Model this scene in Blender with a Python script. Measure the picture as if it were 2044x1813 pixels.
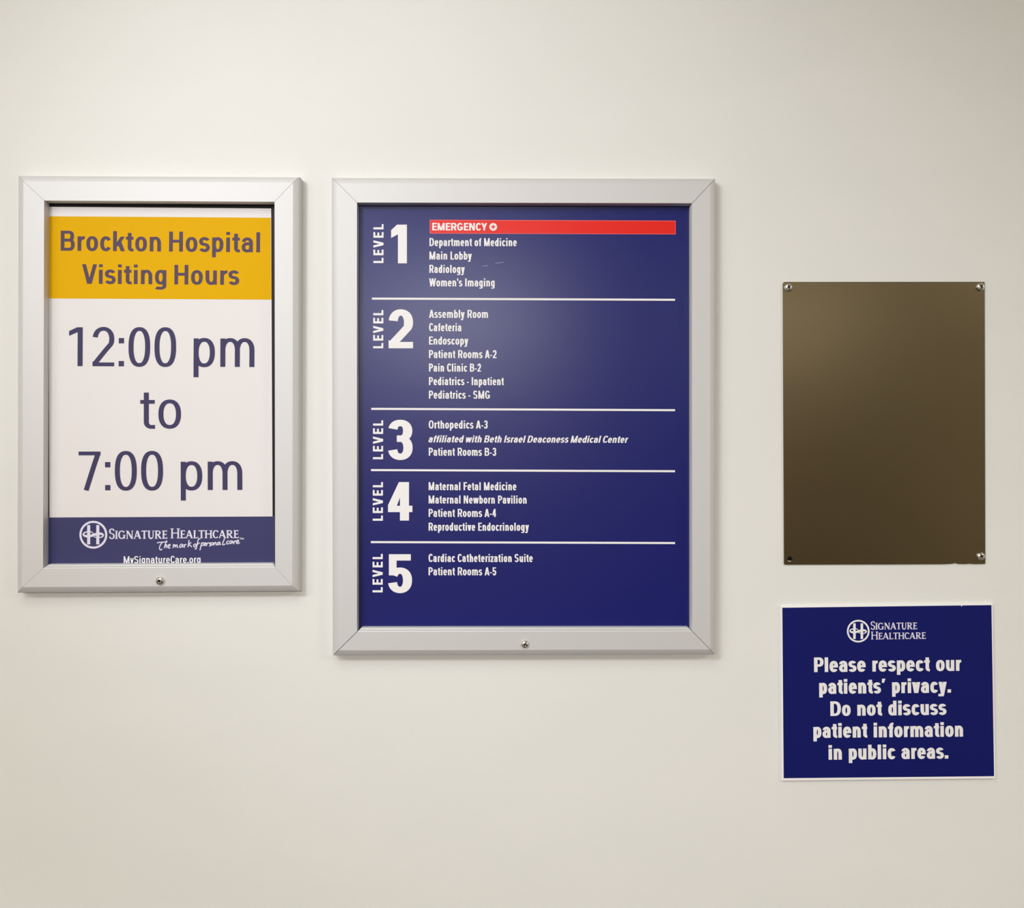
import bpy, bmesh, math
import numpy as np
from mathutils import Vector
from mathutils.geometry import delaunay_2d_cdt

# ------------------------------------------------------------------ clearing
for o in list(bpy.data.objects):
    bpy.data.objects.remove(o, do_unlink=True)
SC = bpy.context.scene
COL = SC.collection

# ------------------------------------------------------------------ camera
IW, IH = 2044.0, 1813.0
PX = 0.0006            # metres on the wall per photograph pixel
CD = 1.0               # camera distance from the wall (wall plane y = 0)
CZ = 1.52              # camera height
CX, CY = IW / 2, IH / 2
cam = bpy.data.cameras.new('camera')
cam.sensor_fit = 'HORIZONTAL'
cam.sensor_width = 36.0
cam.lens = 36.0 * CD / (IW * PX)
cam.clip_start = 0.05
camo = bpy.data.objects.new('camera', cam)
camo.location = (0, -CD, CZ)
camo.rotation_euler = (math.pi / 2, 0, 0)
COL.objects.link(camo)
SC.camera = camo

# ------------------------------------------------------------------ view, world, lamps
SC.view_settings.view_transform = 'Standard'
SC.view_settings.look = 'None'
SC.view_settings.gamma = 1.0
SC.view_settings.use_curve_mapping = False
SC.view_settings.exposure = 0.0
world = bpy.data.worlds.new('world')
SC.world = world
world.use_nodes = True
world.node_tree.nodes['Background'].inputs[0].default_value = (0.9, 0.88, 0.84, 1)
world.node_tree.nodes['Background'].inputs[1].default_value = 0.05

CEIL = 2.6
def lamp(name, loc, size, power, color=(1.0, 0.985, 0.965), rot=(0, 0, 0), shape='RECTANGLE', size_y=None, spread=180):
    l = bpy.data.lights.new(name, 'AREA')
    l.shape = shape
    l.size = size
    if shape in ('RECTANGLE', 'ELLIPSE'):
        l.size_y = size_y or size
    l.energy = power
    l.color = color
    l.spread = math.radians(spread)
    o = bpy.data.objects.new(name, l)
    o.location = loc
    o.rotation_euler = rot
    COL.objects.link(o)
    return o
# wall-washer spot over the signs, then the ceiling lights of the lobby behind the camera
sp = bpy.data.lights.new('wall_washer_lamp', 'SPOT')
sp.energy = 77.0
sp.color = (0.95, 0.98, 1.08)
sp.spot_size = 2 * 0.385
sp.spot_blend = 0.82
sp.shadow_soft_size = 0.26
spo = bpy.data.objects.new('wall_washer_lamp', sp)
spo.location = (-1.01, -1.5, 2.51)
spo.rotation_euler = (Vector((-0.066, 0, 1.762)) - Vector(spo.location)).to_track_quat('-Z', 'Y').to_euler()
COL.objects.link(spo)
WARM = (1.0, 0.96, 0.875)
lamp('ceiling_lamp', (-0.4, -0.95, CEIL - 0.01), 1.2, 7.8, size_y=0.6, color=WARM)
lamp('ceiling_lamp', (2.6, -1.8, CEIL - 0.01), 1.2, 48.0, size_y=0.6, color=WARM)
lamp('ceiling_lamp', (-2.5, -1.9, CEIL - 0.01), 1.2, 40.0, size_y=0.6, color=WARM)
for lx, ly, pw in ((-0.45, -5.4, 205), (-2.6, -5.4, 132), (2.0, -5.4, 32)):
    lamp('ceiling_lamp', (lx, ly, CEIL - 0.01), 1.2, pw, size_y=0.6, color=(1.0, 0.985, 0.98))

# ------------------------------------------------------------------ helpers
def P(px, py, t=0.0):
    """the point at depth t in front of the wall that the photograph shows at (px, py)"""
    k = PX * (CD - t) / CD
    return Vector(((px - CX) * k, -t, CZ - (py - CY) * k))

def mat(name, col, rough=0.5, metal=0.0, spec=0.5, coat=0.0, coat_rough=0.1, emit=None):
    m = bpy.data.materials.new(name)
    m.use_nodes = True
    b = m.node_tree.nodes['Principled BSDF']
    b.inputs['Base Color'].default_value = (*col, 1)
    b.inputs['Roughness'].default_value = rough
    b.inputs['Metallic'].default_value = metal
    b.inputs['Specular IOR Level'].default_value = spec
    b.inputs['Coat Weight'].default_value = coat
    b.inputs['Coat Roughness'].default_value = coat_rough
    return m

def srgb(r, g, b):
    f = lambda c: (c / 255 / 12.92) if c / 255 <= 0.04045 else ((c / 255 + 0.055) / 1.055) ** 2.4
    return (f(r), f(g), f(b))

def noise_bump(m, scale, strength, dist=0.001, stretch=(1, 1, 1), col_var=0.0, detail=4, rough_var=0.0):
    nt = m.node_tree
    b = nt.nodes['Principled BSDF']
    tc = nt.nodes.new('ShaderNodeTexCoord')
    mp = nt.nodes.new('ShaderNodeMapping')
    mp.inputs['Scale'].default_value = stretch
    nz = nt.nodes.new('ShaderNodeTexNoise')
    nz.inputs['Scale'].default_value = scale
    nz.inputs['Detail'].default_value = detail
    bp = nt.nodes.new('ShaderNodeBump')
    bp.inputs['Strength'].default_value = strength
    bp.inputs['Distance'].default_value = dist
    nt.links.new(tc.outputs['Object'], mp.inputs[0])
    nt.links.new(mp.outputs[0], nz.inputs['Vector'])
    nt.links.new(nz.outputs['Fac'], bp.inputs['Height'])
    nt.links.new(bp.outputs[0], b.inputs['Normal'])
    if col_var:
        base = b.inputs['Base Color'].default_value[:3]
        nz2 = nt.nodes.new('ShaderNodeTexNoise')
        nz2.inputs['Scale'].default_value = 5.0
        nz2.inputs['Detail'].default_value = 3
        rp = nt.nodes.new('ShaderNodeValToRGB')
        rp.color_ramp.elements[0].position = 0.35
        rp.color_ramp.elements[1].position = 0.65
        rp.color_ramp.elements[0].color = (*[c * (1 - col_var) for c in base], 1)
        rp.color_ramp.elements[1].color = (base[0] * (1 + col_var), base[1] * (1 + col_var * 0.6), base[2] * (1 + col_var), 1)
        nt.links.new(mp.outputs[0], nz2.inputs['Vector'])
        nt.links.new(nz2.outputs['Fac'], rp.inputs[0])
        nt.links.new(rp.outputs[0], b.inputs['Base Color'])
    return m

M = {}
M['wall'] = noise_bump(mat('wall_paint', srgb(228, 229, 224), 0.6, spec=0.25), 260, 0.12, 0.0006, (1, 1, 2.2), col_var=0.010)
M['ceiling'] = noise_bump(mat('ceiling_tile', srgb(232, 231, 228), 0.9), 120, 0.2)
M['floor'] = noise_bump(mat('floor_tile', srgb(70, 62, 54), 0.35), 40, 0.05, col_var=0.06)
M['dim_wall'] = noise_bump(mat('lobby_paint', srgb(168, 160, 146), 0.6), 200, 0.1)
M['wood_wall'] = noise_bump(mat('lobby_wood_panel', srgb(104, 88, 70), 0.5), 30, 0.1, 0.001, (1, 1, 0.1), col_var=0.08)
M['alu'] = noise_bump(mat('satin_aluminium', (0.645, 0.645, 0.64), 0.60, 0.40, spec=0.25), 300, 0.02, 0.0003, (1, 1, 1))
M['chrome'] = noise_bump(mat('chrome', (0.80, 0.79, 0.76), 0.10, 1.0), 400, 0.01, 0.0002)
M['socket'] = noise_bump(mat('dark_steel', (0.06, 0.055, 0.05), 0.35, 0.9), 400, 0.02, 0.0002)
M['black'] = noise_bump(mat('black_backing', (0.010, 0.009, 0.011), 0.5, spec=0.2), 300, 0.02, 0.0002)
WAVE = (9, 0.10, 0.004, (0.5, 1, 2.2))
M['paper'] = noise_bump(mat('white_poster_paper', srgb(227, 224, 223), 0.5, spec=0.2), *WAVE)
M['yellow'] = noise_bump(mat('yellow_ink', (0.74, 0.41, 0.001), 0.5, spec=0.05), *WAVE)
M['navy_ink'] = noise_bump(mat('navy_ink', (0.035, 0.035, 0.125), 0.42, spec=0.32), *WAVE)
M['navy_letter'] = noise_bump(mat('navy_letter_ink', srgb(66, 62, 96), 0.5, spec=0.12), 9, 0.05, 0.003)
M['purple_letter'] = noise_bump(mat('violet_letter_ink', srgb(90, 72, 92), 0.5, spec=0.10), 9, 0.05, 0.003)
M['navy_sheet'] = noise_bump(mat('navy_laminated_sheet', (0.004, 0.008, 0.135), 0.28, spec=0.46), 7, 0.08, 0.003, (0.6, 1, 1.6))
M['white_ink'] = noise_bump(mat('white_ink', srgb(238, 237, 237), 0.45, spec=0.25), 60, 0.02, 0.0003)
M['lilac_ink'] = noise_bump(mat('pale_lilac_ink', srgb(224, 220, 236), 0.45, spec=0.25), 60, 0.02, 0.0003)
M['red'] = noise_bump(mat('red_ink', (0.78, 0.012, 0.004), 0.32, spec=0.35), 60, 0.02, 0.0003)
M['pink'] = noise_bump(mat('pale_red_ink', srgb(236, 100, 100), 0.35, spec=0.35), 60, 0.02, 0.0003)
M['scratch'] = noise_bump(mat('pale_scratch', srgb(165, 165, 205), 0.4), 60, 0.02, 0.0003)
M['bronze'] = noise_bump(mat('bronze_metal', (0.200, 0.158, 0.086), 0.275, 0.95), 500, 0.03, 0.0003, (1, 1, 0.3))
M['hole_shade'] = noise_bump(mat('painted_hole_shade', (0.006, 0.005, 0.005), 0.7, spec=0.1), 300, 0.05, 0.0003)
M['panel_white'] = noise_bump(mat('white_panel_plastic', srgb(244, 243, 243), 0.4), 200, 0.02, 0.0003)
M['panel_blue'] = noise_bump(mat('blue_panel_face', (0.0035, 0.007, 0.118), 0.5, spec=0.18), 30, 0.02, 0.001)

def obj_from_bm(name, bm, m, parent=None, smooth=False):
    bmesh.ops.recalc_face_normals(bm, faces=bm.faces[:]) if name in RECALC else None
    me = bpy.data.meshes.new(name)
    bm.to_mesh(me)
    bm.free()
    me.materials.append(m)
    if smooth:
        for p in me.polygons:
            p.use_smooth = True
    o = bpy.data.objects.new(name, me)
    COL.objects.link(o)
    if parent is not None:
        o.parent = parent
    return o
RECALC = {'frame_rail', 'lock_screw', 'screw', 'drive_recess', 'backing_board', 'panel', 'plate', 'hole_shade_disc', 'poster'}

class Thing:
    """an Empty at the bottom centre of the thing, on the wall; its parts are built in its own coordinates"""
    def __init__(self, name, label, cat, base):
        self.o = bpy.data.objects.new(name, None)
        self.o.empty_display_size = 0.05
        self.o.location = base
        self.o['label'] = label
        self.o['category'] = cat
        COL.objects.link(self.o)
        self.b = Vector(base)
    def pt(self, px, py, t):
        return P(px, py, t) - self.b

def poly_mesh(name, polys, m, parent, T, t):
    """flat print: the union of polygons given in photograph pixels, on the plane at depth t"""
    vs, fs = [], []
    for pl in polys:
        ar = sum(pl[i - 1][0] * pl[i][1] - pl[i][0] * pl[i - 1][1] for i in range(len(pl)))
        if abs(ar) < 1e-5:
            continue
        k = len(vs)
        vs += [Vector(q) for q in (pl if ar > 0 else pl[::-1])]
        fs.append(list(range(k, k + len(pl))))
    ov, _, of = delaunay_2d_cdt(vs, [], fs, 0, 1e-5)[:3]
    cen = np.array([[sum(ov[i].x for i in f) / len(f), sum(ov[i].y for i in f) / len(f)] for f in of])
    inside = np.zeros(len(of), bool)        # counters of letters stay open
    for q in fs:
        p = np.array([vs[i] for i in q])
        near = np.nonzero((cen[:, 0] >= p[:, 0].min()) & (cen[:, 0] <= p[:, 0].max()) & (cen[:, 1] >= p[:, 1].min()) & (cen[:, 1] <= p[:, 1].max()) & ~inside)[0]
        if not len(near):
            continue
        c, odd = cen[near], np.zeros(len(near), bool)
        for i in range(len(p)):
            (xa, ya), (xb, yb) = p[i - 1], p[i]
            if ya != yb:
                odd ^= ((ya > c[:, 1]) != (yb > c[:, 1])) & (c[:, 0] < (xb - xa) * (c[:, 1] - ya) / (yb - ya) + xa)
        inside[near[odd]] = True
    bm = bmesh.new()
    bv = [bm.verts.new(T.pt(v.x, v.y, t)) for v in ov]
    for f, ins in zip(of, inside):
        if not ins:
            continue
        fc = bm.faces.new([bv[i] for i in f])
        fc.normal_update()
        if fc.normal.y > 0:
            fc.normal_flip()
    bmesh.ops.delete(bm, geom=[v for v in bm.verts if not v.link_faces], context='VERTS')
    return obj_from_bm(name, bm, m, parent)

def slab(name, quad, t0, t1, m, parent, T, bevel=0.0):
    """a board whose front shows at quad (pixels) at depth t1, reaching back to t0"""
    bm = bmesh.new()
    fr = [T.pt(x, y, t1) for x, y in quad]
    bk = [Vector((v.x, -t0 - T.b.y, v.z)) for v in fr]
    a = [bm.verts.new(v) for v in fr]
    c = [bm.verts.new(v) for v in bk]
    bm.faces.new(a)
    bm.faces.new(c[::-1])
    n = len(a)
    for i in range(n):
        bm.faces.new((a[i], c[i], c[(i + 1) % n], a[(i + 1) % n]))
    if bevel:
        bmesh.ops.recalc_face_normals(bm, faces=bm.faces[:])
        ed = [e for e in bm.edges if all(abs(v.co.y - a[0].co.y) < 1e-6 for v in e.verts)]
        bmesh.ops.bevel(bm, geom=ed, offset=bevel, segments=2, affect='EDGES')
    return obj_from_bm(name, bm, m, parent)

def lathe(name, prof, m, parent, T, px, py, t, seg=40):
    """turned part: prof = (radius, height above depth t) in metres, axis out of the wall"""
    bm = bmesh.new()
    c = T.pt(px, py, t)
    rings = []
    for r, hgt in prof:
        if r < 1e-7:
            rings.append([bm.verts.new(c + Vector((0, -hgt, 0)))])
        else:
            rings.append([bm.verts.new(c + Vector((r * math.cos(2 * math.pi * k / seg), -hgt, r * math.sin(2 * math.pi * k / seg)))) for k in range(seg)])
    for a, b in zip(rings, rings[1:]):
        for k in range(seg):
            k2 = (k + 1) % seg
            if len(a) == 1:
                bm.faces.new((a[0], b[k], b[k2]))
            elif len(b) == 1:
                bm.faces.new((a[k], b[0], a[k2]))
            else:
                bm.faces.new((a[k], b[k], b[k2], a[k2]))
    return obj_from_bm(name, bm, m, parent, smooth=True)

# ------------------------------------------------------------------ lettering: stroke-built condensed sans
def se(cx, cy, rx, ry, a0, a1, n=2.4, k=None):
    n = 2 + (n - 2) * .6
    k = k or max(6, int(abs(a1 - a0) / 9))
    out = []
    for i in range(k + 1):
        a = math.radians(a0 + (a1 - a0) * i / k)
        c, s = math.cos(a), math.sin(a)
        out.append((cx + rx * math.copysign(abs(c) ** (2 / n), c), cy + ry * math.copysign(abs(s) ** (2 / n), s)))
    return out

class Glyph:
    def __init__(self, v, h):
        self.v, self.h, self.p = v, h, []
    def rect(self, x0, y0, x1, y1):
        self.p.append([(x0, y0), (x1, y0), (x1, y1), (x0, y1)])
    def para(self, x0, y0, x1, y1, t):
        self.p.append([(x0 - t / 2, y0), (x0 + t / 2, y0), (x1 + t / 2, y1), (x1 - t / 2, y1)])
    def bar(self, x0, x1, yc, hh=None):
        hh = hh or self.h
        self.rect(x0, yc - hh / 2, x1, yc + hh / 2)
    def path(self, pts, closed=False, w=None):
        q = [pts[0]]
        for a in pts[1:]:
            if abs(a[0] - q[-1][0]) + abs(a[1] - q[-1][1]) > 1e-5:
                q.append(a)
        if closed and abs(q[0][0] - q[-1][0]) + abs(q[0][1] - q[-1][1]) < 1e-5:
            q.pop()
        n = len(q)
        L, R = [], []
        for i in range(n):
            if closed:
                a, b = q[i - 1], q[(i + 1) % n]
            else:
                a, b = q[max(i - 1, 0)], q[min(i + 1, n - 1)]
            tx, ty = b[0] - a[0], b[1] - a[1]
            d = math.hypot(tx, ty) or 1
            nx, ny = -ty / d, tx / d
            if w is None:
                ox, oy = nx * self.v / 2, ny * self.h / 2
            else:
                ww = w[i] if isinstance(w, (list, tuple)) else w
                ox, oy = nx * ww / 2, ny * ww / 2
            L.append((q[i][0] + ox, q[i][1] + oy))
            R.append((q[i][0] - ox, q[i][1] - oy))
        for i in range(n if closed else n - 1):
            j = (i + 1) % n
            self.p.append([L[i], R[i], R[j], L[j]])
    def ring(self, x0, y0, x1, y1, n=2.5):
        self.path(se((x0 + x1) / 2, (y0 + y1) / 2, (x1 - x0 - self.v) / 2, (y1 - y0 - self.h) / 2, 0, 360, n, 44), True)
    def ess(self, w, H, o=0.012):
        v, h = self.v, self.h
        top, bot, mid = H + o - h / 2, -o + h / 2, H * 0.51
        rx = (w - v) / 2
        ru, rl = (top - mid) / 2, (mid - bot) / 2
        self.path(se(w / 2, mid + ru, rx * 0.97, ru, 20, 238, 2.3) + se(w / 2, bot + rl, rx, rl, 58, -160, 2.3))

WID = dict(a=.53, b=.53, c=.53, d=.53, e=.54, g=.53, h=.53, k=.56, m=.85, n=.53, o=.55, p=.53, q=.53, r=.35, s=.51, t=.36, u=.53,
           v=.54, w=.84, x=.54, y=.54, z=.47, f=.36, A=.70, B=.66, C=.66, D=.67, E=.54, F=.52, G=.68, H=.65, L=.50, M=.84, N=.67,
           O=.69, P=.62, R=.66, S=.62, T=.60, U=.66, V=.70, W=.98, Y=.68)
for _d in '0123456789':
    WID[_d] = .54
WID['1'] = .34
SB = dict(s=.085, r=.055, d=.015, o=.03, p=.06)
SIDES = {}
for _c in 'bhkmnpruBDEFHIKLMNPRilU': SIDES[_c] = ['s', 's']
for _c in 'oeO0C': SIDES[_c] = ['r', 'r']
for _c in 'AVWYvwyxz': SIDES[_c] = ['d', 'd']
for _c in 'tf': SIDES[_c] = ['o', 'o']
for _c in 'adgq': SIDES[_c] = ['r', 's']
SIDES.update({'b': ['s', 'r'], 'p': ['s', 'r'], 'c': ['r', 'o'], 'C': ['r', 'o'], 'G': ['r', 's'], 'r': ['s', 'd'], 'k': ['s', 'd'], 'L': ['s', 'd'],
              'E': ['s', 'o'], 'F': ['s', 'o'], 'P': ['s', 'o'], 'R': ['s', 'o'], 'B': ['s', 'r'], 'D': ['s', 'r'], 's': ['o', 'o'], 'S': ['r', 'r'], 'T': ['d', 'd']})
for _c in '234567': SIDES[_c] = ['r', 'r']

def glyph(ch, v, h, X, cw, D=0.27, tab=False):
    g = Glyph(v, h)
    o = 0.012
    w = WID.get(ch, .5) * cw
    lw = w - v
    ry = 0.27
    if ch == 'o': g.ring(0, -o, w, X + o)
    elif ch in 'O0': g.ring(0, -o, w, 1 + o, 2.7)
    elif ch in 'bdpqg':
        right = ch in 'dqg'
        g.ring(0, -o, w, X + o)
        x = w - v if right else 0
        if ch in 'bd': g.rect(x, 0, x + v, 1)
        elif ch in 'pq': g.rect(x, -D, x + v, X)
        else:
            g.path([(w - v / 2, X), (w - v / 2, -D + h / 2 + .12)] + se(w / 2, -D + h / 2 + .12, lw / 2, .12, 0, -100, 2.3) + [(v * .5, -D + h * .55), (v * .3, -D + h * .75)])
    elif ch == 'c': g.path(se(w / 2, X / 2, lw / 2, (X + 2 * o - h) / 2, 33, 327))
    elif ch == 'C': g.path(se(w / 2, .5, lw / 2, (1 + 2 * o - h) / 2, 33, 327, 2.6))
    elif ch == 'G':
        g.path(se(w / 2, .5, lw / 2, (1 + 2 * o - h) / 2, 33, 335, 2.6))
        g.rect(w - v, .08, w, .5)
        g.bar(w * .52, w, .5 - h / 2)
    elif ch == 'e':
        g.path([(w - v / 2, X * .5 - h * .42)] + se(w / 2, X / 2, lw / 2, (X + 2 * o - h) / 2, 3, 324))
        g.bar(v / 2, w - v / 2, X * .5, h * .84)
    elif ch == 'a':
        g.rect(w - v, 0, w, X * .66)
        ra = .2
        g.path(se(w / 2, X + o - h / 2 - ra, lw / 2, ra, 168, 0, 2.3) + [(w - v / 2, X * .4)])
        yt, yb = X * .575, h / 2 - o
        rx = lw * .45
        g.path([(w - v / 2, yt)] + se(v / 2 + rx, (yt + yb) / 2, rx, (yt - yb) / 2, 90, 270, 2.3) + [(w * .62, yb + .01), (w - v / 2, yb + h * .55)])
    elif ch == 's': g.ess(w, X)
    elif ch == 'S': g.ess(w, 1)
    elif ch in 'nh':
        g.rect(0, 0, v, 1 if ch == 'h' else X)
        g.path(se(w / 2, X + o - h / 2 - ry, lw / 2, ry, 168, 0) + [(w - v / 2, 0)])
    elif ch == 'u':
        g.rect(w - v, 0, w, X)
        g.path([(v / 2, X)] + se(w / 2, -o + h / 2 + ry, lw / 2, ry, 180, 348))
    elif ch == 'm':
        g.rect(0, 0, v, X)
        w1 = (w + v) / 2
        for x in (0, w1 - v):
            g.path(se(x + w1 / 2, X + o - h / 2 - ry, (w1 - v) / 2, ry, 168, 0) + [(x + w1 - v / 2, 0)])
    elif ch == 'r':
        g.rect(0, 0, v, X)
        rx = max(w - v / 2, .05)
        g.path(se(v / 2 + rx, X + o - h / 2 - .25, rx, .25, 170, 92, 2.2))
    elif ch == 't':
        sx = w * .24
        rq = min(.13, w - sx - v / 2)
        g.path([(sx + v / 2, X + .19), (sx + v / 2, h / 2 + rq - o)] + se(sx + v / 2 + rq, h / 2 + rq - o, rq, rq, 180, 270, 2.3) + [(max(w, sx + v / 2 + rq + .01), h / 2 - o)])
        g.bar(0, w * .98, X - h / 2)
    elif ch == 'f':
        sx = w * .24
        rq = min(.14, w - sx - v / 2)
        g.path([(sx + v / 2, 0), (sx + v / 2, 1 - h / 2 - rq)] + se(sx + v / 2 + rq, 1 - h / 2 - rq, rq, rq, 180, 90, 2.3) + [(max(w, sx + v / 2 + rq + .01), 1 - h / 2)])
        g.bar(0, w * .97, X - h / 2)
    elif ch == 'i':
        g.rect(0, 0, v, X)
        g.rect(0, 1 - max(h, v * .8), v, 1)
    elif ch in 'lI': g.rect(0, 0, v, 1)
    elif ch == 'k':
        g.rect(0, 0, v, 1)
        t = v * 1.12
        g.para(v * .9, X * .34, w - t * .55, X, t)
        g.para(w - t / 2, 0, v + (w - v) * .28, X * .66, t)
    elif ch in 'vV':
        H = X if ch == 'v' else 1
        t = v * 1.05
        g.para(w / 2 - t * .08, 0, t / 2, H, t)
        g.para(w / 2 + t * .08, 0, w - t / 2, H, t)
    elif ch in 'wW':
        H = X if ch == 'w' else 1
        t = v * 1.0
        a, b, m = w * .29, w * .71, w / 2
        for p0, p1 in ((a, t / 2), (a, m), (b, m), (b, w - t / 2)):
            g.para(p0, 0, p1, H, t)
    elif ch == 'y':
        t = v * 1.05
        m = w / 2
        g.para(m - t * .05, 0, t / 2, X, t)
        sl = (w / 2 - t / 2) / X
        xb = m - sl * (D - h * .4)
        g.para(xb, -D + h * .4, w - t / 2, X, t)
        g.rect(max(xb - t * 1.05, -.02), -D, xb + t * .42, -D + h)
    elif ch == 'z':
        g.bar(0, w, X - h / 2); g.bar(0, w, h / 2)
        g.para(v * .55, h * .5, w - v * .55, X - h * .5, v * 1.1)
    elif ch == 'A':
        t = v * 1.05
        g.para(t / 2, 0, w / 2 - t * .05, 1, t)
        g.para(w - t / 2, 0, w / 2 + t * .05, 1, t)
        g.bar(w * .24, w * .76, .25)
    elif ch in 'BPRD':
        g.rect(0, 0, v, 1)
        def lobe(y0, y1, ww, n=2.7):
            r = (y1 - y0) / 2
            xc = ww - v / 2 - min(r * .8, ww * .42)
            g.path([(v / 2, y1)] + se(xc, (y0 + y1) / 2, ww - v / 2 - xc, r, 90, -90, n) + [(v / 2, y0)])
        if ch == 'D': lobe(h / 2, 1 - h / 2, w)
        elif ch == 'B':
            lobe(.53, 1 - h / 2, w * .95); lobe(h / 2, .53, w)
        else:
            lobe(.45, 1 - h / 2, w * .98)
            if ch == 'R': g.para(w - v * .55, 0, w * .56, .46, v * 1.06)
    elif ch in 'EF':
        g.rect(0, 0, v, 1)
        g.bar(0, w, 1 - h / 2); g.bar(0, w * .93, .515)
        if ch == 'E': g.bar(0, w, h / 2)
    elif ch == 'H':
        g.rect(0, 0, v, 1); g.rect(w - v, 0, w, 1); g.bar(0, w, .52)
    elif ch == 'L':
        g.rect(0, 0, v, 1); g.bar(0, w, h / 2)
    elif ch == 'M':
        g.rect(0, 0, v * .95, 1); g.rect(w - v * .95, 0, w, 1)
        g.para(w / 2, 0, v * .5, 1, v); g.para(w / 2, 0, w - v * .5, 1, v)
    elif ch == 'N':
        g.rect(0, 0, v * .95, 1); g.rect(w - v * .95, 0, w, 1)
        g.para(w - v * .55, 0, v * .55, 1, v * 1.08)
    elif ch == 'T':
        g.rect(w / 2 - v / 2, 0, w / 2 + v / 2, 1); g.bar(0, w, 1 - h / 2)
    elif ch == 'U':
        g.path([(v / 2, 1)] + se(w / 2, .3, lw / 2, .3 - h / 2 + o, 180, 360) + [(w - v / 2, 1)])
    elif ch == 'Y':
        t = v * 1.05
        g.rect(w / 2 - v / 2, 0, w / 2 + v / 2, .44)
        g.para(w / 2, .38, t / 2, 1, t); g.para(w / 2, .38, w - t / 2, 1, t)
    elif ch == '1':
        g.rect(w - v, 0, w, 1)
        f = h * 1.15 + .01
        yu = .9 - (h - .1) * .67
        g.p.append([(0, yu - f), (w - v + .01, .875 - (h - .1) * 1.85), (w - v * .6, 1), (w - v * 1.1, 1), (0, yu)])
    elif ch == '2':
        r = .26
        g.path(se(w / 2, 1 + o - h / 2 - r, lw / 2, r, 172, -28, 2.3) + [(w * .55, .38), (v * .6, h * .95), (v * .5, h * .5)])
        g.p.append([(0, 0), (v, 0), (v, h), (0, h * 1.25)])
        g.bar(0, w, h / 2)
    elif ch == '3':
        top, bot, mid = 1 + o - h / 2, -o + h / 2, .53
        ru, rl = (top - mid) / 2, (mid - bot) / 2
        g.path(se(w / 2, mid + ru, lw * .48, ru, 168, -90, 2.4) + [(w * .36, mid)])
        g.path([(w * .36, mid)] + se(w / 2, bot + rl, lw / 2, rl, 90, -168, 2.4))
    elif ch == '4':
        sx = w * .86 - v
        g.rect(sx, 0, sx + v, 1)
        g.rect(0, .22, w, .22 + h)
        g.p.append([(0, .22), (v * .72, .22), (sx + v * .35, .82), (sx + v * .3, 1), (sx - v * .12, 1), (0, .22 + h * 1.1)])
    elif ch == '5':
        g.bar(w * .06, w * .95, 1 - h / 2)
        g.rect(w * .04, .45, w * .04 + v * .85, 1)
        yt, yb = .655 - h / 2, -o + h / 2
        g.path(se(w / 2, (yt + yb) / 2, lw / 2, (yt - yb) / 2, 152, -168, 2.4))
    elif ch == '7':
        g.bar(0, w, 1 - h / 2)
        g.path([(w - v * .5, 1 - h * .5), (w * .62, .5), (w * .34, 0)])
    elif ch == '.': g.rect(0, 0, v * 1.02, v * .95)
    elif ch == ':':
        g.rect(0, 0, v * 1.05, v * 1.05); g.rect(0, X * .81, v * 1.05, X * .81 + v * 1.05)
    elif ch == '-':
        w = .26 * cw
        g.bar(0, w, .34, h * .95)
    elif ch == "'":
        g.rect(0, .70, v * .8, 1.0)
    elif ch == '\u2019':
        g.p.append([(v * .1, .72), (v * .75, .72), (v * 1.15, 1.0), (v * .2, 1.0)])
    xs = [x for pl in g.p for x, _ in pl]
    x0, x1 = (min(xs), max(xs)) if xs else (0, 0)
    return [[(x - x0, y) for x, y in pl] for pl in g.p], x1 - x0

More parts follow.
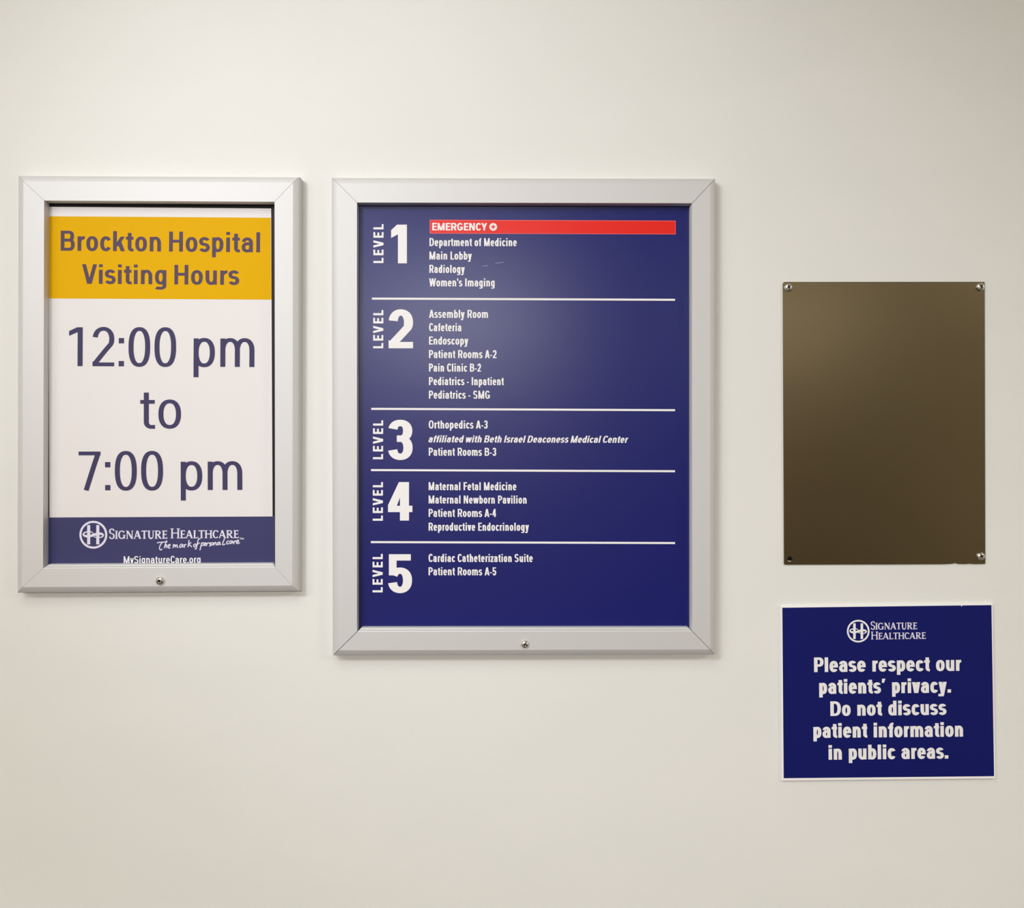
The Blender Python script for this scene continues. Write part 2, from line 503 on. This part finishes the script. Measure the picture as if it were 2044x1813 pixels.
def serif_glyph(ch, v, h, cw):
    g = Glyph(v, h)
    W = dict(S=.50, I=.16, G=.76, N=.74, A=.78, T=.64, U=.68, R=.62, E=.50, H=.72, L=.50, C=.70)
    w = W[ch] * cw
    sf = .055
    def foot(x, y, ln=None):
        ln = ln or v + .17
        g.rect(x - ln / 2, y, x + ln / 2, y + sf)
    def stem(x, y0=0, y1=1, a=True, b=True):
        g.rect(x - v / 2, y0, x + v / 2, y1)
        if a: foot(x, 0)
        if b: foot(x, 1 - sf)
    if ch == 'S':
        g.ess(w, 1, .02)
        g.rect(w - v * .75, .76, w - v * .75 + .05, .97); g.rect(v * .3, .05, v * .3 + .05, .26)
    elif ch == 'I': stem(w / 2)
    elif ch == 'G':
        g.path(se(w / 2, .5, (w - v) / 2, (1.03 - h) / 2, 40, 322, 2.1))
        g.rect(w - v * 1.1, .04, w - v * .1, .46); foot(w - v * .6, .43)
        g.rect(w - v * .75, .74, w - v * .75 + .05, .96)
    elif ch == 'C':
        g.path(se(w / 2, .5, (w - v) / 2, (1.03 - h) / 2, 40, 318, 2.1))
        g.rect(w - v * .75, .72, w - v * .75 + .05, .96)
    elif ch == 'N':
        g.rect(.06, 0, .06 + h, 1); foot(.09, 0, .24); foot(.07, 1 - sf, .22)
        g.rect(w - .06 - h, 0, w - .06, 1); foot(w - .09, 1 - sf, .24)
        g.para(w - .1, 0, .12, 1, v * 1.25)
    elif ch == 'A':
        g.para(.08, 0, w * .48, 1, h * 1.15); g.para(w - .12, 0, w * .48, 1, v * 1.2)
        g.bar(w * .2, w * .74, .33, h); foot(.08, 0, .22); foot(w - .12, 0, .28)
    elif ch == 'T':
        stem(w / 2, b=False); g.bar(0, w, 1 - h / 2); g.rect(0, .84, .05, 1); g.rect(w - .05, .84, w, 1)
    elif ch == 'U':
        g.rect(.06, .3, .06 + v, 1); foot(.06 + v / 2, 1 - sf); foot(w - .06, 1 - sf, .22)
        g.path([(.06 + v / 2, .34)] + se(w / 2, .34, w / 2 - .06 - v / 2, .34 - h / 2 + .015, 180, 320, 2.2), w=[v * .9] * 99)
        g.path([(w - .06 - h / 2, 1), (w - .06 - h / 2, .34)] + se(w / 2, .34, w / 2 - .06 - h / 2, .34 - h / 2 + .015, 0, -60, 2.2), w=[h] * 99)
    elif ch == 'R':
        stem(.1)
        g.path([(.1, 1 - h / 2), (w * .5, 1 - h / 2)] + se(w * .5, .74, w * .34 - .02, .26 - h / 2, 90, -90, 2.2) + [(.1, .48 + h / 2)])
        g.para(w - .04, 0, w * .45, .5, v * 1.25); foot(w, 0, .2)
    elif ch in 'EL':
        stem(.1); g.bar(.1, w, h / 2); g.rect(w - .05, 0, w, .22)
        if ch == 'E':
            g.bar(.1, w - .03, 1 - h / 2); g.rect(w - .08, .8, w - .03, 1); g.bar(.1, w - .1, .52); g.rect(w - .14, .42, w - .1, .62)
    elif ch == 'H':
        stem(.1); stem(w - .1); g.bar(.1, w - .1, .53)
    xs = [x for pl in g.p for x, _ in pl]
    x0, x1 = min(xs), max(xs)
    return [[(x - x0, y) for x, y in pl] for pl in g.p], x1 - x0

def layout(s, v, h, X, cw, track=1.0, space=.25, D=.27, caps=None, extra=0.0):
    """ink polygons of one line in units of the capital height, ink starting at x = 0"""
    polys, x, prev = [], 0.0, None
    for ch in s:
        if ch == ' ':
            x += space * cw
            continue
        if caps is not None:
            sc = 1.0 if ch.isupper() else caps
            gp, w = serif_glyph(ch.upper(), v / sc if sc != 1 else v, h / sc if sc != 1 else h, cw)
            gp = [[(a * sc, b * sc) for a, b in pl] for pl in gp]
            w *= sc
            l = r = .012
        else:
            gp, w = glyph(ch, v, h, X, cw, D)
            sd = SIDES.get(ch, ['p', 'p'])
            l, r = SB[sd[0]], SB[sd[1]]
            if ch == '1' and v < .14: l, r = .0, .20
        if prev is not None:
            x += (prev + l) * track + extra
        polys += [[(a + x, b) for a, b in pl] for pl in gp]
        x += w
        prev = r
    return polys, x

def text(s, x0, y0, x1, y1, cap, v=.18, h=None, X=.725, track=1.0, space=.25, slant=0.0, D=.27, caps=None, mode='cw', cw=1.0):
    """one printed line whose ink runs from (x0, y0) to (x1, y1) on its baseline, in pixels"""
    h = h or v * .8
    goal = math.hypot(x1 - x0, y1 - y0) / cap
    lo, hi = (.35, 2.2) if mode == 'cw' else (-.3, 2.0)
    for _ in range(40):
        mid = (lo + hi) / 2
        if mode == 'cw':
            pl, w = layout(s, v, h, X, mid, track, space, D, caps)
        else:
            pl, w = layout(s, v, h, X, cw, track, space, D, caps, extra=mid)
        if w < goal: lo = mid
        else: hi = mid
    ux, uy = (x1 - x0) / (goal * cap) * cap, (y1 - y0) / (goal * cap) * cap
    tan = math.tan(math.radians(slant))
    out = []
    for q in pl:
        out.append([(x0 + ux * (a + b * tan) + uy * b, y0 + uy * (a + b * tan) - ux * b) for a, b in q])
    return out

def quad_line(x0, y0, x1, y1, th):
    return [[(x0, y0 - th / 2), (x1, y1 - th / 2), (x1, y1 + th / 2), (x0, y0 + th / 2)]]

def emblem(cx, cy, R):
    """round mark: a ring holding two uprights tied by a loop"""
    g = Glyph(.15, .15)
    g.path(se(0, 0, .925, .925, 0, 360, 2.0, 56), True, w=.15)
    for x0, x1 in ((-.445, -.225), (.21, .43)):
        g.rect(x0, -.69, x1, .69)
    raw = [(742, 712), (700, 675), (640, 650), (560, 645), (470, 655), (380, 685), (338, 730), (340, 775), (385, 812), (470, 830), (560, 830), (660, 808),
           (760, 775), (860, 745), (960, 725), (1050, 728), (1120, 755), (1150, 790), (1130, 835), (1060, 872), (980, 888), (880, 886), (810, 868), (755, 838)]
    wd = [26, 34, 40, 44, 48, 54, 66, 80, 92, 98, 100, 104, 108, 108, 108, 100, 84, 66, 54, 48, 44, 40, 34, 26]
    g.path([((x - 742) / 567, -(y - 770) / 567) for x, y in raw], w=[q / 567 for q in wd])
    return [[(cx + a * R, cy - b * R) for a, b in pl] for pl in g.p]

def shape_pts(*loops, ox=0, oy=0, k=1, w=1):
    g = Glyph(w, w)
    for lp in loops:
        pts = []
        n = len(lp)
        for i in range(n - 1):          # smooth the pen stroke
            p0, p1, p2, p3 = lp[max(i - 1, 0)], lp[i], lp[i + 1], lp[min(i + 2, n - 1)]
            for s in range(4):
                t = s / 4
                pts.append(tuple(.5 * (2 * p1[j] + (p2[j] - p0[j]) * t + (2 * p0[j] - 5 * p1[j] + 4 * p2[j] - p3[j]) * t * t + (3 * p1[j] - p0[j] - 3 * p2[j] + p3[j]) * t ** 3) for j in (0, 1)))
        pts.append(lp[-1])
        g.path(pts, w=w)
    return [[(ox + a / k, oy + b / k) for a, b in pl] for pl in g.p]

# ------------------------------------------------------------------ the room
def struct(name, verts, m):
    me = bpy.data.meshes.new(name)
    x0, y0, z0, x1, y1, z1 = verts
    v = [(x, y, z) for z in (z0, z1) for y in (y0, y1) for x in (x0, x1)]
    f = [(0, 2, 3, 1), (4, 5, 7, 6), (0, 1, 5, 4), (2, 6, 7, 3), (0, 4, 6, 2), (1, 3, 7, 5)]
    me.from_pydata(v, [], f)
    me.materials.append(m)
    o = bpy.data.objects.new(name, me)
    COL.objects.link(o)
    o['kind'] = 'structure'
    o['label'] = name.replace('_', ' ')
    return o
RX, RY = 3.6, 6.6
struct('wall_back', (-RX, 0, 0, RX, .12, CEIL), M['wall'])
struct('floor', (-RX, -RY, -.1, RX, .12, 0), M['floor'])
struct('ceiling', (-RX, -RY, CEIL, RX, .12, CEIL + .1), M['ceiling'])
struct('wall_left', (-RX - .12, -RY, 0, -RX, .12, CEIL), M['dim_wall'])
struct('wall_right', (RX, -RY, 0, RX + .12, .12, CEIL), M['dim_wall'])
struct('wall_front', (-RX, -RY - .12, 0, RX, -RY, CEIL), M['wood_wall'])

# ------------------------------------------------------------------ snap frame
PROF = [(0, 0.0), (0, 9.5), (.3, 10.8), (.9, 12.0), (1.9, 12.9), (4.5, 13.95), (8.2, 15.1), (12.3, 16.1)]
LIP = [(0, 16.1), (.12, 15.95), (.25, 15.5), (.36, 14.8), (.43, 14.0), (.46, 13.4), (.56, 13.2), (.72, 12.7), (.88, 11.8), (1, 10.6), (1, 5.7)]

def frame(T, O, I, gaps, lips):
    """four mitred rails; O, I = outer and inner corner pixels (TL, TR, BR, BL);
    gaps = joint gap at each corner in metres, lips = width of the inner lip of the top, right, bottom and left rail"""
    Ow = [T.pt(x, y, .0095) for x, y in O]
    Iw = [T.pt(x, y, .0161) for x, y in I]
    def cpt(i, u, t):
        k = u / 47.5
        return Vector((Ow[i].x + (Iw[i].x - Ow[i].x) * k, -t / 1000 - T.b.y, Ow[i].z + (Iw[i].z - Ow[i].z) * k))
    for a in range(4):
        b = (a + 1) % 4
        bm = bmesh.new()
        d = (Ow[b] - Ow[a]).normalized()
        prof = PROF + [(47.5 + q * lips[a], t) for q, t in LIP] + [(46.0, 5.7), (46.0, 0.0)]
        A = [bm.verts.new(cpt(a, u, t) + d * gaps[a]) for u, t in prof]
        B = [bm.verts.new(cpt(b, u, t) - d * gaps[b]) for u, t in prof]
        n = len(prof)
        for i in range(n):
            j = (i + 1) % n
            bm.faces.new((A[i], A[j], B[j], B[i]))
        bm.faces.new(A)
        bm.faces.new(B[::-1])
        bmesh.ops.recalc_face_normals(bm, faces=bm.faces[:])
        obj_from_bm('frame_rail', bm, M['alu'], T.o)

def dome(name, T, parent, px, py, t, r_px, socket=True, ang=0):
    r = r_px * PX * (CD - t)
    hgt = r * .62
    prof = [(r, -.001), (r, r * .06)]
    for k in range(1, 10):
        a = math.radians(90 * k / 10)
        prof.append((r * math.cos(a) * .98 + .0, r * .06 + hgt * math.sin(a)))
    cut = r * .30
    prof = [q for q in prof if q[0] > cut * 1.05]
    top = prof[-1][1]
    prof += [(cut, top + r * .02), (cut * .94, top - r * .1), (cut * .8, top - r * .34), (0, top - r * .40)]
    s = lathe(name, prof, M['chrome'], parent, T, px, py, t)
    # cross recess in the head
    bm = bmesh.new()
    c = T.pt(px, py, t)
    for q in (0, 1):
        a = math.radians(ang + 90 * q)
        ux, uz = math.cos(a), math.sin(a)
        L_, W_ = r * .44, r * .12
        vs = []
        for yy in (top + r * .035, top - r * .2):
            for sx, sz in ((-1, -1), (1, -1), (1, 1), (-1, 1)):
                vs.append(bm.verts.new(c + Vector((sx * L_ * ux - sz * W_ * uz, -yy, sx * L_ * uz + sz * W_ * ux))))
        for f in ((0, 1, 2, 3), (7, 6, 5, 4), (0, 4, 5, 1), (1, 5, 6, 2), (2, 6, 7, 3), (3, 7, 4, 0)):
            bm.faces.new([vs[i] for i in f])
    rc = obj_from_bm('drive_recess', bm, M['socket'], s)
    rc['label'] = 'dark cross recess in the screw head'
    return s

# ------------------------------------------------------------------ visiting hours sign
V = Thing('visiting_hours_sign', 'silver-framed poster giving visiting hours under a yellow heading band', 'sign', P(318, 1183, 0))
frame(V, [(38.8, 351.8), (600.4, 354.6), (598, 1180.2), (36.5, 1183.6)], [(88.2, 400.4), (548, 402.8), (549.2, 1132.4), (85.8, 1135)], (.00018, .00024, .00014, .00014), (.6, .6, 7.2, .6))
dome('lock_screw', V, V.o, 319.8, 1159.8, .0161, 9.0, ang=20)
slab('backing_board', [(84, 396), (556, 396), (556, 1140), (84, 1140)], .0006, .0046, M['black'], V.o, V)
poster = slab('poster', [(97.6, 412.8), (541.2, 416.2), (544.0, 1031.2), (547.5, 1031.4), (547.9, 1139), (92, 1139), (96, 1033.3), (98.6, 1033.2)], .0047, .0056, M['paper'], V.o, V)
TP = .0056
poly_mesh('header_band', [[(98.0, 431.8), (540.6, 434.8), (541.9, 598.3), (98.2, 595.8)]], M['yellow'], poster, V, TP + .00010)
poly_mesh('footer_band', [[(96, 1033.3), (98.6, 1033.2), (544.0, 1031.2), (547.5, 1031.4), (547.9, 1139), (92, 1139)]], M['navy_ink'], poster, V, TP + .00010)
poly_mesh('heading_text', text('Brockton Hospital', 121, 500.5, 519, 503.7, 40, v=.188, h=.148, space=.22)
          + text('Visiting Hours', 163.5, 566.6, 477.5, 568.8, 39.2, v=.19, h=.148, space=.22), M['purple_letter'], poster, V, TP + .0002)
KH = dict(v=.130, h=.098, X=.73, space=.30)
for args in (('12:00 pm', 137.5, 730.9, 507.7, 732.8), ('to', 279.9, 855.2, 361.3, 855.2), ('7:00 pm', 157.0, 979.2, 483.7, 978.2)):
    poly_mesh('hours_text', text(*args, 77.6, **KH), M['navy_letter'], poster, V, TP + .0002)
em = poly_mesh('emblem', emblem(186.3, 1067.7, 27.8), M['lilac_ink'], poster, V, TP + .0002)
em['label'] = 'pale ring holding two uprights tied by a loop'
poly_mesh('company_name_text', text('Signature', 217.7, 1076.0, 334, 1075.5, 20.3, v=.155, h=.085, caps=.80)
          + text('Healthcare', 340.3, 1074.9, 476.4, 1074.4, 19.8, v=.155, h=.085, caps=.80), M['lilac_ink'], poster, V, TP + .0002)
kz = 13.627
sl = shape_pts([(-500, 598), (-430, 585), (-348, 580), (-290, 575), (-218, 574)], [(-358, 590), (-398, 640), (-420, 690), (-433, 745), (-410, 788), (-375, 782), (-362, 758)],
               [(-233, 530), (-262, 600), (-285, 680), (-303, 742)], [(-292, 705), (-260, 655), (-238, 655), (-245, 700), (-250, 742)],
               [(-205, 700), (-160, 685), (-140, 655), (-165, 640), (-198, 675), (-205, 715), (-175, 742), (-132, 732)],
               [(-48, 632), (-55, 690), (-62, 740)], [(-55, 700), (-20, 655), (-2, 665), (-5, 725)], [(-3, 705), (32, 655), (50, 668), (50, 715), (78, 725)],
               [(195, 638), (150, 640), (115, 690), (132, 724), (172, 700), (198, 642), (200, 700), (220, 718)],
               [(235, 640), (250, 732)], [(245, 690), (272, 645), (300, 648)], [(375, 520), (358, 620), (345, 715)], [(432, 585), (362, 645), (402, 665), (448, 712)],
               [(545, 625), (502, 650), (500, 692), (530, 702), (562, 660), (545, 625)], [(682, 496), (640, 490), (612, 550), (588, 660), (562, 768), (532, 735)], [(598, 640), (662, 592)],
               [(715, 590), (695, 690), (668, 800)], [(705, 640), (750, 592), (780, 612), (760, 660), (712, 680)],
               [(790, 650), (830, 620), (820, 595), (792, 618), (788, 665), (832, 672)], [(852, 600), (852, 680)], [(855, 640), (888, 597), (912, 602)],
               [(965, 590), (925, 608), (955, 645), (958, 672), (920, 690)], [(1000, 590), (975, 620), (985, 655), (1020, 650), (1030, 610), (1000, 590)],
               [(1050, 590), (1050, 668)], [(1052, 632), (1085, 585), (1105, 598), (1108, 652), (1135, 650)],
               [(1205, 575), (1160, 590), (1145, 632), (1170, 652), (1200, 610), (1212, 575), (1212, 640), (1240, 640)],
               [(1340, 480), (1295, 590), (1285, 642), (1320, 652), (1358, 625)], [(1465, 552), (1420, 555), (1395, 595), (1410, 630), (1462, 612)],
               [(1542, 545), (1500, 550), (1480, 595), (1500, 620), (1535, 590), (1550, 545), (1552, 612)], [(1582, 545), (1592, 636)], [(1590, 590), (1630, 545), (1658, 552)],
               [(1660, 590), (1718, 560), (1710, 522), (1672, 545), (1660, 600), (1700, 618), (1756, 588)], ox=350, oy=1040, k=kz, w=27)
sl += shape_pts([(1745, 462), (1790, 460)], [(1768, 462), (1772, 508)], [(1803, 510), (1808, 462), (1828, 500), (1848, 462), (1858, 510)], ox=350, oy=1040, k=kz, w=12)
poly_mesh('slogan_text', sl, M['lilac_ink'], poster, V, TP + .0003)
poly_mesh('web_address_text', text('MySignatureCare.org', 247, 1124.6, 400.3, 1123.9, 14.0, v=.165, h=.13), M['white_ink'], poster, V, TP + .0002)

# ------------------------------------------------------------------ directory sign
D_ = Thing('directory_sign', 'tall silver-framed navy floor directory listing five levels, red emergency bar on top', 'sign', P(1046, 1308, 0))
frame(D_, [(662.6, 355.8), (1427.4, 357.6), (1427.2, 1306.8), (664.4, 1308.6)], [(712.5, 404.3), (1381.7, 405.7), (1382.0, 1260.6), (712.6, 1261.4)], (.00018, .0003, .00034, .00042), (.6, 2.6, 7.2, .6))
dome('lock_screw', D_, D_.o, 1047.8, 1286.4, .0161, 8.3, ang=65)
slab('backing_board', [(706, 398), (1388, 398), (1388, 1268), (706, 1268)], .0006, .0046, M['black'], D_.o, D_)
dp = slab('poster', [(716.2, 400), (1374.8, 401), (1375.4, 1266), (717.0, 1266)], .0047, .0056, M['navy_sheet'], D_.o, D_)
def pr(name, polys, m='white_ink', dt=.0002):
    return poly_mesh(name, polys, M[m], dp, D_, TP + dt)
pr('red_banner', [[(857.8, 438.8), (1348.8, 440.6), (1348.8, 468.0), (857.8, 466.3)]], 'pink', .00010)
pr('banner_fill', [[(859.2, 440.2), (1347.6, 442.0), (1347.6, 466.7), (859.2, 465.0)]], 'red', .00018)
pr('banner_text', text('EMERGENCY', 862.7, 460.0, 972.3, 460.3, 15.0, v=.235, h=.175, track=.8), 'white_ink', .0003)
g = Glyph(1, 1)
g.path(se(0, 0, .78, .78, 0, 360, 2, 40), True, w=.46)
for k in range(4):                                    # white quadrants leave a red cross
    a0 = 90 * k
    cxq, cyq = math.copysign(1, math.cos(math.radians(a0 + 45))), math.copysign(1, math.sin(math.radians(a0 + 45)))
    g.p.append([(cxq * .17, cyq * .17), (cxq * .56, cyq * .17), (cxq * .5, cyq * .5), (cxq * .17, cyq * .56)])
pr('cross_symbol', [[(984.5 + x * 7.6, 453 - y * 7.6) for x, y in pl] for pl in g.p], 'white_ink', .0003)

LEV = [  # rotated word: (x of baseline, y bottom, y top), numeral: (char, x0, x1, baseline, cap)
    (765.4, 525.2, 447.6, '1', 780.7, 812.2, 525.8, 77.2),
    (765.0, 695.4, 619.0, '2', 775.7, 824.5, 695.4, 77.0),
    (764.6, 917.0, 839.4, '3', 774.8, 823.6, 917.6, 78.6),
    (764.2, 1039.8, 962.6, '4', 774.5, 823.2, 1039.4, 76.8),
    (763.8, 1182.8, 1106.0, '5', 774.8, 822.4, 1183.4, 76.8)]
for bx, yb, yt, ch, x0, x1, base, cap in LEV:
    pr('level_word', text('LEVEL', bx, yb, bx + .2, yt, 20.2, v=.205, h=.18, mode='track', cw=1.03))
    pr('level_number', text(ch, x0, base, x1, base, cap, v=.235 if ch != '1' else .232, h=.165))
def tl(s, x1, yb, x0, dy=.25, cap=16.0, **k):
    return text(s, x0, yb, x1, yb + dy, cap, track=.8, space=.31, v=k.pop('v', .180), h=k.pop('h', .140), **k)
pr('department_list', tl('Department of Medicine', 1031.5, 491.3, 857.2) + tl('Main Lobby', 941.7, 518.1, 857.1)
   + tl('Radiology', 927.6, 544.8, 857.0) + tl("Women's Imaging", 987.3, 571.8, 856.6))
pr('department_list', tl('Assembly Room', 974, 634.6, 856.4) + tl('Cafeteria', 920.8, 661.2, 856.4) + tl('Endoscopy', 934.6, 687.9, 856.4)
   + tl('Patient Rooms A-2', 991.1, 714.9, 856.3) + tl('Pain Clinic B-2', 960, 741.8, 856.3) + tl('Pediatrics - Inpatient', 1005.6, 768.9, 856.2)
   + tl('Pediatrics - SMG', 977.8, 795.9, 856.1))
pr('department_list', tl('Orthopedics A-3', 973.4, 855.5, 855.8) + text('affiliated with Beth Israel Deaconess Medical Center', 854.6, 883.2, 1252.0, 884.2, 13.9, v=.215, h=.15, slant=13, track=.85)
   + tl('Patient Rooms B-3', 990.4, 909.9, 855.8))
pr('department_list', tl('Maternal Fetal Medicine', 1030.7, 978.7, 855.6) + tl('Maternal Newborn Pavilion', 1051.2, 1005.3, 855.6)
   + tl('Patient Rooms A-4', 990.2, 1032.0, 855.6) + tl('Reproductive Endocrinology', 1055.7, 1059.6, 855.5))
pr('department_list', tl('Cardiac Catheterization Suite', 1063.4, 1122.0, 855.5) + tl('Patient Rooms A-5', 990.5, 1148.6, 855.4))
for ya, yb, xa in ((596.2, 598.6, 742.4), (816.3, 819.0, 741.0), (938.6, 940.9, 740.6), (1082.4, 1084.3, 740.2)):
    pr('divider_line', quad_line(xa, ya, 1347.4, yb, 4.0))
pr('scratch_mark', quad_line(962, 531.4, 974.5, 530.6, .7) + quad_line(988.6, 525.6, 1005.2, 523.8, .8), 'scratch')

# ------------------------------------------------------------------ bronze cover plate
B = Thing('cover_plate', 'blank bronze-coloured metal plate on the wall above the blue privacy sign', 'plate', P(1766, 1127, 0))
def plate():
    TT = .0016
    out = []
    def corner(cx, cy, r, a0):
        for k in range(7):
            a = math.radians(a0 + 90 * k / 6)
            out.append((cx + r * math.cos(a), cy - r * math.sin(a)))
    corner(1567.2, 567.4, 4.5, 180)                     # goes TL -> left down? ordered below
    pts = []
    def arc(cx, cy, r, a0, a1):
        for k in range(7):
            a = math.radians(a0 + (a1 - a0) * k / 6)
            pts.append((cx + r * math.cos(a), cy - r * math.sin(a)))
    arc(1567.3, 567.2, 4.4, 180, 90)
    arc(1964.2, 563.9, 1.3, 90, 0)
    arc(1964.2, 1123.4, 2.6, 0, -90)
    pts += [(1942, 1126.1), (1935, 1125.2), (1926, 1126.2), (1912, 1125.8), (1909, 1124.6), (1906, 1123.8), (1903, 1124.8), (1900, 1125.6), (1880, 1126.4), (1760, 1126.9)]
    arc(1567.0, 1125.6, 1.8, -90, -180)
    bm = bmesh.new()
    ov = [bm.verts.new(B.pt(x, y, TT)) for x, y in pts]
    hole = [bm.verts.new(B.pt(1576.6 + 5.0 * math.cos(2 * math.pi * k / 28), 1116.4 + 5.3 * math.sin(2 * math.pi * k / 28), TT)) for k in range(28)]
    es = [bm.edges.new((l[i], l[(i + 1) % len(l)])) for l in (ov, hole) for i in range(len(l))]
    bmesh.ops.triangle_fill(bm, edges=es, use_beauty=True, use_dissolve=False)
    fs = bm.faces[:]
    ret = bmesh.ops.extrude_face_region(bm, geom=fs)
    for v in ret['geom']:
        if isinstance(v, bmesh.types.BMVert):
            v.co.y = -.0002 - B.b.y
    return obj_from_bm('plate', bm, M['bronze'], B.o)
plate()
for sx, sy, an in ((1573.6, 574.2, 10), (1956.6, 573.0, 60), (1957.2, 1110.6, 35)):
    dome('screw', B, B.o, sx, sy, .0016, 8.2, ang=an)
pl = lathe('hole_shade_disc', [(.0034, .0), (.0034, .0006), (.0028, .0008), (.0012, .0007), (0, .0003)], M['hole_shade'], B.o, B, 1576.2, 1114.0, 0, 28)  # dark disc on the wall, painting in the shade of the empty drilled hole
pl['label'] = 'dark disc painted as the shade inside the empty screw hole'

# ------------------------------------------------------------------ privacy sign
Q = Thing('privacy_sign', 'small blue unframed sign asking to respect patient privacy, below the bronze plate', 'sign', P(1774, 1558, 0))
panel = slab('panel', [(1558.8, 1211.0), (1981.8, 1205.6), (1987.8, 1554.8), (1561.2, 1559.2)], .0003, .0034, M['panel_white'], Q.o, Q, bevel=.0005)
panel['label'] = 'white plastic panel showing as a thin border'
TQ = .0034
face = poly_mesh('blue_face', [[(1561.6, 1213.5), (1912, 1209.0), (1918, 1208.9), (1919.5, 1211.6), (1921, 1208.9), (1979.0, 1208.2), (1984.3, 1549.8), (1564.3, 1553.9)]], M['panel_blue'], Q.o, Q, TQ + .0001)
face['label'] = 'blue printed face'
em2 = poly_mesh('emblem', emblem(1713.1, 1260.2, 22.6), M['white_ink'], Q.o, Q, TQ + .0002)
em2['label'] = 'white ring holding two uprights tied by a loop'
poly_mesh('company_name_text', text('Signature', 1738.2, 1257.3, 1830.7, 1256.3, 16.4, v=.15, h=.085, caps=.82)
          + text('Healthcare', 1738.5, 1276.8, 1847.9, 1275.6, 15.6, v=.15, h=.085, caps=.84), M['lilac_ink'], Q.o, Q, TQ + .0002)
K = dict(v=.238, h=.168, X=.745, space=.34, track=.66, D=.24)
poly_mesh('notice_text', text('Please respect our', 1625, 1342.0, 1919.2, 1339.4, 29.2, **K)
          + text('patients\u2019 privacy.', 1635.2, 1385.6, 1898.4, 1383.0, 29.2, **K)
          + text('Do not discuss', 1657.6, 1429.6, 1889.2, 1427.2, 29.2, **K)
          + text('patient information', 1623.6, 1473.4, 1922.4, 1470.8, 29.2, **K)
          + text('in public areas.', 1654, 1517.0, 1893, 1514.6, 29.2, **K), M['white_ink'], Q.o, Q, TQ + .0002)
